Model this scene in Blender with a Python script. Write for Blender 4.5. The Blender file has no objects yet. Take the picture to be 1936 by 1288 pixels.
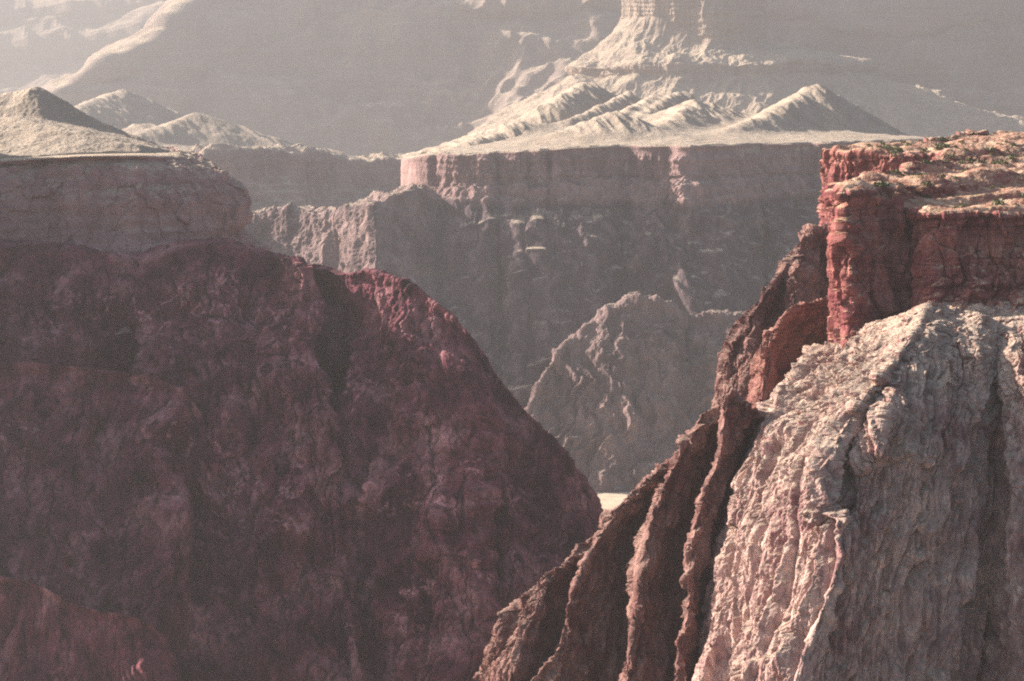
import bpy, math, random
DET = 1.0
import numpy as np
from mathutils import Vector
random.seed(7); rng = np.random.default_rng(11)
C = bpy.context.scene.collection
F32 = np.float32

# ------------------------------------------------------------------ camera
FPX = 1936*85/36.0
PITCH = math.atan(624/FPX)
cp, sp = math.cos(PITCH), math.sin(PITCH)
def P(px, py, d):
    """photo pixel + forward distance in metres -> world point (array friendly)"""
    px, py, d = np.broadcast_arrays(np.asarray(px, float), np.asarray(py, float), np.asarray(d, float))
    u = (px-968)/FPX; v = (644-py)/FPX
    y = cp + v*sp; z = -sp + v*cp
    k = d/y
    return np.stack([u*k, y*k, z*k], -1)
def T(py):
    v = (644-np.asarray(py, float))/FPX
    return -(-sp+v*cp)/(cp+v*sp)
def run(d0, py0, py, s):
    """distance at row py on a slope of steepness s that starts at (py0, d0)"""
    return d0*(T(py0)+s)/(T(py)+s)
cam = bpy.data.cameras.new("camera"); cam.lens = 85; cam.sensor_width = 36
cam.clip_start = 1; cam.clip_end = 60000
co = bpy.data.objects.new("camera", cam); C.objects.link(co)
co.rotation_euler = (math.pi/2-PITCH, 0, 0)
bpy.context.scene.camera = co

# ------------------------------------------------------------------ noise
_perm = rng.permutation(256).astype(np.int32); _perm = np.concatenate([_perm, _perm, _perm])
_g = rng.normal(size=(256, 3)); _g = (_g/np.linalg.norm(_g, axis=1)[:, None]).astype(F32)
_rnd = rng.random((256, 4)).astype(F32)
def _hash(i, j, k):
    return _perm[_perm[_perm[i & 255]+(j & 255)]+(k & 255)]
def noise(p):
    p = p.astype(F32); f = np.floor(p); i = f.astype(np.int32); r = p-f
    w = r*r*r*(r*(r*6-15)+10)
    out = np.zeros(p.shape[:-1], F32)
    for a in (0, 1):
        wx = w[..., 0] if a else 1-w[..., 0]
        for b in (0, 1):
            wy = w[..., 1] if b else 1-w[..., 1]
            for c in (0, 1):
                wz = w[..., 2] if c else 1-w[..., 2]
                g = _g[_hash(i[..., 0]+a, i[..., 1]+b, i[..., 2]+c)]
                out += wx*wy*wz*(g[..., 0]*(r[..., 0]-a)+g[..., 1]*(r[..., 1]-b)+g[..., 2]*(r[..., 2]-c))
    return out*1.6
def fbm(p, o=4, gain=.5, lac=2.03):
    s = 0; a = 1.
    for k in range(o):
        s = s+a*noise(p+k*17.3); p = p*lac; a *= gain
    return s
def ridged(p, o=4, gain=.5):
    s = 0; a = 1.
    for k in range(o):
        s = s+a*(1-2*np.abs(noise(p+k*9.7))); p = p*2.07; a *= gain
    return s
def cells(p):
    """worley: returns F1, F2-F1, random value of the cell"""
    p = p.astype(F32); i0 = np.floor(p).astype(np.int32)
    f1 = np.full(p.shape[:-1], 9., F32); f2 = f1.copy(); val = np.zeros_like(f1)
    for a in (-1, 0, 1):
        for b in (-1, 0, 1):
            for c in (-1, 0, 1):
                h = _hash(i0[..., 0]+a, i0[..., 1]+b, i0[..., 2]+c); r = _rnd[h]
                dx = i0[..., 0]+a+r[..., 0]-p[..., 0]; dy = i0[..., 1]+b+r[..., 1]-p[..., 1]; dz = i0[..., 2]+c+r[..., 2]-p[..., 2]
                d = dx*dx+dy*dy+dz*dz
                m = d < f1
                f2 = np.where(m, f1, np.minimum(f2, d)); val = np.where(m, r[..., 3], val); f1 = np.where(m, d, f1)
    f1 = np.sqrt(f1); f2 = np.sqrt(f2)
    return f1, f2-f1, val
def S(p, sx, sy=None, sz=None, off=0):
    sy = sx if sy is None else sy; sz = sx if sz is None else sz
    return p/np.array([sx, sy, sz])+off
def smooth(a, b, x):
    t = np.clip((x-a)/(b-a), 0, 1); return t*t*(3-2*t)

# ------------------------------------------------------------------ sheets
def _resample(Pts, n, axis):
    """Catmull-Rom along axis, samples shared out by mean segment length"""
    A = np.moveaxis(Pts, axis, 0)
    seg = np.linalg.norm(np.diff(A, axis=0), axis=-1); seg = seg.reshape(seg.shape[0], -1).mean(1)
    seg = np.maximum(seg, seg.sum()*.012)
    if axis == 1: seg[-1] *= .3
    cum = np.concatenate([[0], np.cumsum(seg)]); t = np.linspace(0, cum[-1], n)
    k = np.clip(np.searchsorted(cum, t, side='right')-1, 0, len(seg)-1)
    u = ((t-cum[k])/seg[k]).reshape((-1,)+(1,)*(A.ndim-1))
    pad = np.concatenate([2*A[:1]-A[1:2], A, 2*A[-1:]-A[-2:-1]])
    p0, p1, p2, p3 = pad[k], pad[k+1], pad[k+2], pad[k+3]
    r = .5*((2*p1)+(-p0+p2)*u+(2*p0-5*p1+4*p2-p3)*u**2+(-p0+3*p1-3*p2+p3)*u**3)
    lin = p1*(1-u)+p2*u
    r = .65*r+.35*lin
    return np.moveaxis(r, 0, axis)
def loft(cols, nu, nv):
    """cols: C columns x R rows of (px, py, d); weights in pixel space so that near and far get equal detail"""
    A = np.array(cols, float); nu = int(nu*DET); nv = int(nv*DET)
    A = _resample(A*[1, 1, .15], nv, 1); A = _resample(A, nu, 0); A = A/[1, 1, .15]
    return P(A[..., 0], A[..., 1], A[..., 2])
def normals(V):
    du = np.gradient(V, axis=0); dv = np.gradient(V, axis=1)
    n = np.cross(du, dv); n /= (np.linalg.norm(n, axis=-1, keepdims=True)+1e-9)
    if (n*(-V)).sum(-1).mean() < 0: n = -n
    return n
def blur(a, k=2):
    for _ in range(k):
        b = a.copy(); b[1:-1] = (a[:-2]+2*a[1:-1]+a[2:])/4; a = b
        b = a.copy(); b[:, 1:-1] = (a[:, :-2]+2*a[:, 1:-1]+a[:, 2:])/4; a = b
    return a
def grid_mesh(name, V, mat, smooth_shade=False, parent=None):
    nu, nv = V.shape[:2]
    me = bpy.data.meshes.new(name)
    co_ = V.reshape(-1, 3).astype(F32)
    idx = np.arange(nu*nv, dtype=np.int32).reshape(nu, nv)
    q = np.stack([idx[:-1, :-1], idx[1:, :-1], idx[1:, 1:], idx[:-1, 1:]], -1).reshape(-1, 4)
    # make faces look at the camera side
    a, b, c = co_[q[::97, 0]], co_[q[::97, 1]], co_[q[::97, 3]]
    nn = np.cross(b-a, c-a)
    if (nn*-a).sum() < 0: q = q[:, ::-1]
    me.vertices.add(len(co_)); me.vertices.foreach_set("co", co_.ravel())
    me.loops.add(q.size); me.loops.foreach_set("vertex_index", np.ascontiguousarray(q).ravel())
    me.polygons.add(len(q)); me.polygons.foreach_set("loop_start", np.arange(0, q.size, 4, dtype=np.int32))
    me.polygons.foreach_set("use_smooth", np.full(len(q), smooth_shade))
    me.update(calc_edges=True); me.materials.append(mat)
    o = bpy.data.objects.new(name, me); C.objects.link(o)
    if parent: o.parent = parent
    return o
def tag(o, label, cat, group=None, kind=None):
    o["label"] = label; o["category"] = cat
    if group: o["group"] = group
    if kind: o["kind"] = kind
    return o

# ------------------------------------------------------------------ materials
class NT:
    def __init__(s, name):
        s.m = bpy.data.materials.new(name); s.m.use_nodes = True; s.t = s.m.node_tree; s.n = s.t.nodes; s.l = s.t.links
        s.b = s.n["Principled BSDF"]; s.b.inputs["Specular IOR Level"].default_value = .15
        s.geo = s.n.new("ShaderNodeNewGeometry")
    def map(s, sx, sy, sz, src=None):
        v = s.n.new("ShaderNodeVectorMath"); v.operation = 'MULTIPLY'
        s.l.new(src or s.geo.outputs["Position"], v.inputs[0]); v.inputs[1].default_value = (1/sx, 1/sy, 1/sz)
        return v.outputs[0]
    def noise(s, vec, detail=6, rough=.6, dist=0):
        t = s.n.new("ShaderNodeTexNoise"); s.l.new(vec, t.inputs["Vector"]); t.inputs["Scale"].default_value = 1
        t.inputs["Detail"].default_value = detail; t.inputs["Roughness"].default_value = rough; t.inputs["Distortion"].default_value = dist
        return t.outputs["Fac"]
    def ramp(s, fac, stops):
        r = s.n.new("ShaderNodeValToRGB"); s.l.new(fac, r.inputs[0]); e = r.color_ramp.elements
        while len(e) < len(stops): e.new(.5)
        for k, (p, c) in enumerate(stops):
            e[k].position = p; e[k].color = (*c, 1) if len(c) == 3 else c
        return r.outputs[0]
    def mix(s, f, a, b, mode='MIX'):
        m = s.n.new("ShaderNodeMix"); m.data_type = 'RGBA'; m.blend_type = mode
        for sock, v in ((m.inputs["Factor"], f), (m.inputs["A"], a), (m.inputs["B"], b)):
            if hasattr(v, "is_output") or isinstance(v, bpy.types.NodeSocket): s.l.new(v, sock)
            elif isinstance(v, tuple): sock.default_value = (*v, 1)
            else: sock.default_value = v
        # Mix exposes several sockets called A/B: pick the colour ones
        return m
    def cmix(s, f, a, b, mode='MIX'):
        m = s.n.new("ShaderNodeMix"); m.data_type = 'RGBA'; m.blend_type = mode
        for i, v in ((0, f), (6, a), (7, b)):
            if isinstance(v, bpy.types.NodeSocket): s.l.new(v, m.inputs[i])
            elif isinstance(v, tuple): m.inputs[i].default_value = (*v, 1)
            else: m.inputs[i].default_value = v
        return m.outputs[2]
    def bump(s, h, dist, strength=1, prev=None):
        b = s.n.new("ShaderNodeBump"); s.l.new(h, b.inputs["Height"]); b.inputs["Distance"].default_value = dist
        b.inputs["Strength"].default_value = strength
        if prev: s.l.new(prev, b.inputs["Normal"])
        return b.outputs[0]

def rock(name, dark, mid, pale, top=None, k=1.0, strata=0.0, streak=.5, bump=1.0, topz=(.45, .8), rough=.95, red=False, schist=None, shard=0.):
    """k: size of the marks in metres x10; top: colour of soil lying on flat ground"""
    t = NT(name)
    big = t.noise(t.map(60*k, 60*k, 60*k), 5, .6)
    med = t.noise(t.map(11*k, 11*k, 18*k), 7, .68, .4)
    col = t.ramp(med, [(.28, dark), (.5, mid), (.74, pale)])
    col = t.cmix(t.ramp(big, [(.35, (0, 0, 0)), (.65, (1, 1, 1))]), col, t.cmix(.55, col, pale))
    if streak:
        st = t.noise(t.map(5*k, 5*k, 70*k), 5, .65, .2)
        col = t.cmix(t.ramp(st, [(.5, (0, 0, 0)), (.72, (streak,)*3)]), col, dark)
    if strata:
        sv = t.noise(t.map(140*k, 140*k, 3.2*k), 4, .6, .15)
        col = t.cmix(t.ramp(sv, [(.4, (0, 0, 0)), (.62, (strata,)*3)]), col, pale)
        col = t.cmix(t.ramp(sv, [(.3, (strata,)*3), (.45, (0, 0, 0))]), col, dark)
    if red:
        sz = t.n.new("ShaderNodeSeparateXYZ"); t.l.new(t.geo.outputs["Position"], sz.inputs[0])
        mr = t.n.new("ShaderNodeMapRange"); t.l.new(sz.outputs[2], mr.inputs[0]); mr.inputs[1].default_value = -172; mr.inputs[2].default_value = -128
        wob = t.n.new("ShaderNodeMath"); wob.operation = 'MULTIPLY'; t.l.new(mr.outputs[0], wob.inputs[0]); t.l.new(t.ramp(big, [(.35, (.2,)*3), (.6, (1,)*3)]), wob.inputs[1])
        col = t.cmix(wob.outputs[0], col, t.ramp(med, [(.3, (.10, .035, .033)), (.5, (.25, .11, .095)), (.72, (.46, .28, .23))]))
    if schist:
        sz = t.n.new("ShaderNodeSeparateXYZ"); t.l.new(t.geo.outputs["Position"], sz.inputs[0])
        ad = t.n.new("ShaderNodeMath"); ad.operation = 'MULTIPLY_ADD'; t.l.new(big, ad.inputs[0]); ad.inputs[1].default_value = 50; t.l.new(sz.outputs[2], ad.inputs[2])
        mr = t.n.new("ShaderNodeMapRange"); t.l.new(ad.outputs[0], mr.inputs[0]); mr.inputs[1].default_value = schist+25-7; mr.inputs[2].default_value = schist+25+7
        col = t.cmix(mr.outputs[0], t.ramp(med, [(.3, (.03, .02, .026)), (.5, (.075, .05, .058)), (.72, (.24, .165, .16))]), col)
    if top:
        sx = t.n.new("ShaderNodeSeparateXYZ"); t.l.new(t.geo.outputs["Normal"], sx.inputs[0])
        col2 = t.cmix(t.ramp(med, [(.35, (.75,)*3), (.6, (0, 0, 0))]), top, tuple(c*.62 for c in top))
        col = t.cmix(t.ramp(sx.outputs[2], [(topz[0], (0, 0, 0)), (topz[1], (1, 1, 1))]), col, col2)
    t.l.new(col, t.b.inputs["Base Color"]); t.b.inputs["Roughness"].default_value = rough
    nrm = None
    if shard:
        for sz_, hh in ((1., 1.), (.38, .45)):
            vo = t.n.new("ShaderNodeTexVoronoi"); vo.inputs["Scale"].default_value = 1
            ds = t.n.new("ShaderNodeVectorMath"); ds.operation = 'ADD'
            nv_ = t.n.new("ShaderNodeTexNoise"); t.l.new(t.map(6*sz_, 6*sz_, 12*sz_), nv_.inputs["Vector"]); nv_.inputs["Scale"].default_value = 1; nv_.inputs["Detail"].default_value = 3
            t.l.new(nv_.outputs["Color"], ds.inputs[0]); t.l.new(t.map(2.4*sz_, 2.4*sz_, 6.5*sz_), ds.inputs[1])
            t.l.new(ds.outputs[0], vo.inputs["Vector"])
            bw = t.n.new("ShaderNodeSeparateColor"); t.l.new(vo.outputs["Color"], bw.inputs[0])
            nrm = t.bump(bw.outputs[0], shard*hh, 1, nrm)
            val = t.ramp(bw.outputs[1], [(0, (.76,)*3), (1, (1.0,)*3)])
            col = t.cmix(1., col, val, 'MULTIPLY')
        t.l.new(col, t.b.inputs["Base Color"])
    if bump:
        f = t.noise(t.map(2.2*k, 2.2*k, 3.4*k), 8, .7, .3)
        t.l.new(t.bump(f, 1.6*k*bump, 1, nrm), t.b.inputs["Normal"])
    return t.m

TAN = (.42, .33, .25)
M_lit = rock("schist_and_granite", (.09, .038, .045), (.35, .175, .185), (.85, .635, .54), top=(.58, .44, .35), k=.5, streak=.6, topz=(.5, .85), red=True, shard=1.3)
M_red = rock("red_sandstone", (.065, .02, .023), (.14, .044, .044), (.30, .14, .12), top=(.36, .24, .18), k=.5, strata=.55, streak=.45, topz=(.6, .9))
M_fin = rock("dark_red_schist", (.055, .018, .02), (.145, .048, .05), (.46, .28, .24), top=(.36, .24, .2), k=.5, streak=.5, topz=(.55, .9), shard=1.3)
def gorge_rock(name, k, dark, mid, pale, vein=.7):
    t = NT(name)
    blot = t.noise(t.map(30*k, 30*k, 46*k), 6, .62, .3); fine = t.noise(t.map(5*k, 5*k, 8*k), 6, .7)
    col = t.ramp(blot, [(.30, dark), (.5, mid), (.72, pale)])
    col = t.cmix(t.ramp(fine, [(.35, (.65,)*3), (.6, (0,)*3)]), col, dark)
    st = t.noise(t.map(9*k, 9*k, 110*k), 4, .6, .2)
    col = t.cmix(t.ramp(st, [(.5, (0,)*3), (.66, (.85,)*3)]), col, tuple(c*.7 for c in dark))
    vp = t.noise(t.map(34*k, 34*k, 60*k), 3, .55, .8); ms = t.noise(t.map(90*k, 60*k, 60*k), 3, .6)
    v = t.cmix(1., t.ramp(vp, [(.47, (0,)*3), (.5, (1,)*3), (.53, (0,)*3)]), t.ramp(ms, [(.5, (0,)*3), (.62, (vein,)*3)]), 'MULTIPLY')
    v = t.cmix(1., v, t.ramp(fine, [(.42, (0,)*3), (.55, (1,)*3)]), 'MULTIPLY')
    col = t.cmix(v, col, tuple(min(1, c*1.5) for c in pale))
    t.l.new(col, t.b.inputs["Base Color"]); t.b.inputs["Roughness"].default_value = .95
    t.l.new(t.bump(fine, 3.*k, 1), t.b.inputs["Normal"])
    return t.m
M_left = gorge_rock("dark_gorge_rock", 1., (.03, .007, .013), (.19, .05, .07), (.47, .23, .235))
M_lmesa = rock("pink_cliff_rock", (.12, .055, .06), (.25, .125, .13), (.40, .26, .24), top=TAN, k=1.6, streak=.4, strata=.2, topz=(.72, .86))
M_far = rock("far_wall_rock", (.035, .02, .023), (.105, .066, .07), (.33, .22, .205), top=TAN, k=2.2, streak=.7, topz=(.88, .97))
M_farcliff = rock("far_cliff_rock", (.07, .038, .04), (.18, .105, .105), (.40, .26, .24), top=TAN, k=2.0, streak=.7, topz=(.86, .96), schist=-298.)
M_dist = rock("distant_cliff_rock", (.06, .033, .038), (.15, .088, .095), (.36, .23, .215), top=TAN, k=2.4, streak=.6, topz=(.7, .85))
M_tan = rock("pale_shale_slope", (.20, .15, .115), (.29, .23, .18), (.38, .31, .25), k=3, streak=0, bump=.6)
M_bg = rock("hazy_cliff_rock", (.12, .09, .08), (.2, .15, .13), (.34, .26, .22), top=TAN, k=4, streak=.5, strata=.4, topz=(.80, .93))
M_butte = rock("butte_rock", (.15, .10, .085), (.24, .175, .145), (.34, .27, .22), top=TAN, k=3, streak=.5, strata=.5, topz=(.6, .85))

# ------------------------------------------------------------------ displacements
def disp(V, f, flat=0., soft=3):
    n = blur(normals(V), soft)
    if flat:
        h = n*[1, 1, 1-flat]; n = h/np.maximum(np.linalg.norm(h, axis=-1, keepdims=True), .35)
    return V+n*f[..., None]
def crest_mask(V, crest, lo=.3, dist=70.):
    """1 away from the crest, lo on it (crest = list of px, py, ...)"""
    px, py = project(V)
    c = np.array([e[:2] for e in crest], float); o = np.argsort(c[:, 0], kind='stable'); c = c[o]
    return lo+(1-lo)*smooth(0, dist, py-np.interp(px, c[:, 0], c[:, 1]))
def project(p):
    d = p[..., 1]*cp-p[..., 2]*sp; u = p[..., 0]/d; v = (p[..., 1]*sp+p[..., 2]*cp)/d
    return 968+u*FPX, 644-v*FPX

def cliff_disp(V, big=8, flute=4, block=2.2, fine=.8, strata=1.5, size=1.0, zstretch=3, off=0.):
    p = V+off
    wx = np.stack([fbm(S(p, 25*size, off=3)), fbm(S(p, 25*size, off=31)), fbm(S(p, 25*size, off=57))], -1)*2.*size
    q = p+wx
    d = big*fbm(S(q, 45*size, 45*size, 90*size), 3)
    d += flute*ridged(S(q, 17*size, 17*size, 17*size*zstretch*1.4), 3, .45)
    f1, e, v = cells(S(q, 8*size, 8*size, 8*size*zstretch)); d += block*(v-.5)*2-block*.2*(1-smooth(0, .12, e))
    f1, e, v = cells(S(p+wx*.3, 3.2*size, 3.2*size, 5*size)); d += block*.3*(v-.5)*2
    zz = p[..., 2]+1.5*size*fbm(S(p, 60*size), 2)
    s1 = noise(np.stack([zz/(4.6*size), 0*zz+.3+p[..., 0]/(60*size), 0*zz+.7+p[..., 1]/(60*size)], -1))
    s2 = noise(np.stack([zz/(11*size), 0*zz+5.3+p[..., 0]/(300*size), 0*zz+.7], -1))
    d += 1.*strata*np.clip(s1*2, -1, 1)+1.6*strata*np.clip(s2*2.4, -1, 1)
    return d+.5*fine*fbm(S(p, 2.2*size), 2, .5)

def colset(cols, base=None):
    """cols: list of columns [(px,py,d),...]"""
    return cols

# ================================================================== FAR BACKGROUND
def wall(cols, nu, nv, mat, name, label, cat, dispf, size=1., smooth_shade=False, kind="structure"):
    V = loft(cols, nu, nv); V = disp(V, dispf(V))*size
    return tag(grid_mesh(name, V, mat, smooth_shade), label, cat, kind=kind), V

# farthest rim, under the sky at the top left
cols = []
for px, py in ((-900, 120), (-450, 75), (-200, 60), (0, 42), (180, 22), (340, 2), (520, -25), (800, -60), (1200, -90), (1700, -60), (2400, -90)):
    d = 9600
    cols.append([(px, py+60, d+900), (px, py, d)]+[(px, r, run(d, py, r, s)) for r, s in ((py+25, 1.4), (py+60, .6), (py+110, 1.0), (300, .55), (420, .5))])
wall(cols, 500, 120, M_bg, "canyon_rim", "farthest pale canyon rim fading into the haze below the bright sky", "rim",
     lambda V: 60*ridged(S(V, 700, 700, 1500), 4)+30*fbm(S(V, 300), 4), size=2.0)

# big shaded background massif (its left crest carries a sunlit streak)
cols = []
for px, py, d in ((-60, 330, 6100), (60, 215, 6200), (120, 172, 6250), (205, 122, 6350), (300, 70, 6450), (335, 35, 6600), (400, -30, 6750), (600, -110, 7000), (800, -140, 7000),
                  (1000, -120, 6900), (1200, -150, 6900), (1450, -120, 6900), (1700, -60, 6900), (1850, -110, 7000), (2100, -160, 7200), (2600, -160, 7200)):
    rows = [max(py+8, py+(350-py)*f) for f in (.12, .28, .42, .6, .8, 1)]
    ss = (1.6, .8, 1.7, .75, .62, .6)
    dd = d; p0 = py; c = [(px-60, py+60, d+700), (px, py, d)]
    for r, s in zip(rows, ss):
        dd = run(dd, p0, r, s); p0 = r; c.append((px+(25 if px < 400 else 0), r, dd))
    cols.append(c)
def f(V):
    px, py = project(V); m = .35+.65*smooth(330, 520, px)
    return m*75*ridged(S(V, 520, 520, 1300), 4)+m*18*fbm(S(V, 160, 160, 260), 4)+9*np.clip(3*noise(S(V, 3000, 3000, 45)), -1, 1)
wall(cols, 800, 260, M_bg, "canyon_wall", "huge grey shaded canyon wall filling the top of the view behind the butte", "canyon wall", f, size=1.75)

# butte: pedestal, band of cliff, gullied slope and tower
cols = []
ZB = [  # (px left..right contour) rows top->bottom : list of (px, py, d)
    ]
cont = [
 [(1250, 40, 5500), (1260, 20, 5480), (1300, 10, 5460), (1380, 5, 5450), (1425, 10, 5400), (1425, 20, 5460), (1400, 30, 5600), (1380, 30, 5800)],
 [(1188, 20, 5300), (1196, -20, 5200), (1240, -30, 5140), (1345, -40, 5100), (1390, -40, 5110), (1432, -40, 5200), (1432, 0, 5420), (1400, 20, 5750)],
 [(1180, 42, 5300), (1192, 38, 5170), (1245, 38, 5110), (1340, 76, 5040), (1392, 78, 5050), (1432, 78, 5150), (1440, 80, 5400), (1400, 80, 5750)],
 [(1150, 80, 5300), (1160, 75, 5140), (1240, 85, 5050), (1330, 100, 5010), (1400, 100, 5020), (1450, 100, 5100), (1480, 100, 5350), (1450, 100, 5750)],
 [(1080, 128, 5300), (1087, 126, 5080), (1200, 122, 4960), (1330, 118, 4930), (1430, 118, 4930), (1500, 117, 5000), (1590, 118, 5200), (1640, 120, 5700)],
 [(1084, 150, 5300), (1092, 147, 5070), (1205, 148, 4945), (1330, 152, 4915), (1430, 148, 4915), (1500, 146, 4985), (1600, 146, 5190), (1660, 150, 5690)],
 [(960, 215, 5300), (1000, 212, 4960), (1160, 215, 4830), (1330, 222, 4800), (1450, 220, 4800), (1560, 220, 4870), (1700, 220, 5000), (1900, 220, 5300)],
 [(840, 290, 5300), (900, 288, 4800), (1130, 288, 4700), (1330, 288, 4680), (1470, 288, 4680), (1640, 288, 4740), (1850, 288, 4850), (2100, 288, 5200)],
]
cols = [[cont[r][c] for r in range(len(cont))] for c in range(8)]
cols = [[(c[0][0], c[0][1], c[0][2]+0)]+c[1:] for c in cols]
def f(V):
    s = V[..., 2]
    d = 6*fbm(S(V, 90), 3)+.8*fbm(S(V, 20, 20, 30), 3)
    n = normals(V)
    slope = smooth(.35, .6, np.abs(n[..., 2]))
    # gullies run down the slopes; columns and ledges on the cliffs
    d = d+slope*4.5*ridged(np.stack([V[..., 0]/42-V[..., 2]/95, V[..., 1]/75, V[..., 2]/260], -1), 3)
    d = d+(1-slope)*(9*(ridged(S(V, 48, 48, 300), 4)-.6)+1.6*np.clip(3*noise(S(V, 300, 300, 9)), -1, 1))+14*fbm(S(V, 120, 120, 260, 3), 2)
    return d
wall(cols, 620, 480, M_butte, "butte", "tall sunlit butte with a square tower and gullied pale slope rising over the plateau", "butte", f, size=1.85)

# ================================================================== FAR PLATEAU (terrace + cliff + wall)
RIM = [(790, 320, 4500), (772, 306, 4250), (762, 304, 3980), (800, 298, 3900), (860, 295, 3860), (930, 292, 3850), (1010, 287, 3865), (1100, 282, 3850), (1180, 279, 3890), (1290, 279, 3850), (1400, 276, 3900),
       (1480, 275, 3960), (1600, 271, 4020), (1720, 268, 4080), (1900, 266, 4160), (2200, 266, 4250)]
_p = np.concatenate([[806, 778, 763], np.linspace(772, 2200, 76)]); _r = [e[0] for e in RIM[2:]]
_q = np.stack([_p/70, 0*_p+.3, 0*_p], -1)
_d = np.interp(_p, _r, [e[2] for e in RIM[2:]])+26*fbm(_q, 3)+12*noise(_q*5); _d[:3] = (4160, 4060, 3990)
_z = np.interp(_p, _r, [T(e[1])*e[2] for e in RIM[2:]]); _z[:3] = _z[2]
RIM = [(float(a), float(20+c_/b*FPX), float(b)) for a, b, c_ in zip(_p, _d, _z)]
WS = .95
cols = []
dent = [0.]*len(RIM)
for (px, py, d), dn in zip(RIM, dent):
    c = [(px+22 if px < 800 else px, py-3, d+60), (px, py, d), (px-3, py+12, d-3+dn*.3), (px-4 if px < 800 else px, py+62, d-16+dn), (px-8 if px < 800 else px, py+78, d-40+dn)]
    ch = 78*min(1, 3900/d)
    dd0 = d-40+dn; p0 = py+78
    for r in (430, 520, 620, 720, 820, 945, 1010):
        sh = (0, 0)[0]
        pxx = px+((r-380)*(-.12) if px < 800 else 0)
        c.append((pxx, r, run(dd0, p0, r, WS)))
    cols.append(c)
def f(V):
    py_top = 1
    z = V[..., 2]; cl = smooth(-312, -296, z)             # 1 on the cliff band
    low = 1-cl
    w = np.stack([fbm(S(V, 160, off=5)), fbm(S(V, 160, off=25)), 0*z], -1)*60
    q = V+w
    ys = q[..., 1]-1.05*q[..., 2]; Vs = np.stack([V[..., 0], V[..., 1]-1.05*V[..., 2], V[..., 2]], -1)
    sl = np.maximum(ridged(np.stack([(q[..., 0]+.42*q[..., 2])/170, ys/400, q[..., 2]/900], -1), 3, .45), ridged(np.stack([(q[..., 0]-.42*q[..., 2])/190, ys/400, q[..., 2]/900+7], -1), 3, .45))
    d = low*smooth(-296, -350, z)*34*(sl-.9)+low*(6*fbm(S(Vs, 34, 40, 110), 4)+1.5*fbm(S(Vs, 9, 12, 24), 3))
    d = d+cl*(9*(ridged(S(V, 60, 60, 500), 3)-.5)+3.5*(ridged(S(V, 17, 17, 120), 3)-.5)+1.5*np.clip(3*noise(S(V, 2000, 2000, 8)), -1, 1))*smooth(-222, -236, z)
    px, py = project(V)
    return d*(.15+.85*smooth(785, 880, px))
wall(cols, 1100, 620, M_farcliff, "far_cliff", "long level cliff of the far plateau with a dark ravined wall down to the river", "cliff", f)

# height field helper
def field(name, px0, px1, d0, d1, nu, nv, zf, mat, label, cat, smooth_shade=False, kind="structure", size=1.):
    nu = int(nu*DET); nv = int(nv*DET)
    u = np.linspace(px0, px1, nu)[:, None]; dd = (d0*(d1/d0)**np.linspace(0, 1, nv))[None, :]
    x = (u-968)/FPX*dd; y = dd+0*x
    V = np.stack([x, y, zf(x, y)], -1)*size
    return tag(grid_mesh(name, V, mat, smooth_shade), label, cat, kind=kind)
def w2(px, d): return (px-968)/FPX*d
def cone(x, y, px, py, d, slope, sx=1., ang=0., k=0.):
    p = P(px, py, d); dx = x-p[0]; dy = y-p[1]; a = math.radians(ang)
    u = dx*math.cos(a)+dy*math.sin(a); v = -dx*math.sin(a)+dy*math.cos(a)
    th = np.arctan2(v, u)
    r = np.sqrt((u*sx)**2+v**2)
    r = np.sqrt(r*r+14**2)-14
    r = r*(1+k*np.sin(th*5+px)+.6*k*np.sin(th*9+py))
    return p[2]-slope*r+0
def ridge_line(x, y, a, b, slope, wob=0):
    """long straight spine from pixel point a to b falling to both sides"""
    pa, pb = P(*a), P(*b); ab = pb-pa; L = ab[0]**2+ab[1]**2
    t = np.clip(((x-pa[0])*ab[0]+(y-pa[1])*ab[1])/L, 0, 1)
    r = np.hypot(x-pa[0]-t*ab[0], y-pa[1]-t*ab[1])
    r = np.sqrt(r*r+14**2)-14
    return pa[2]+t*ab[2]-slope*r
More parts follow.
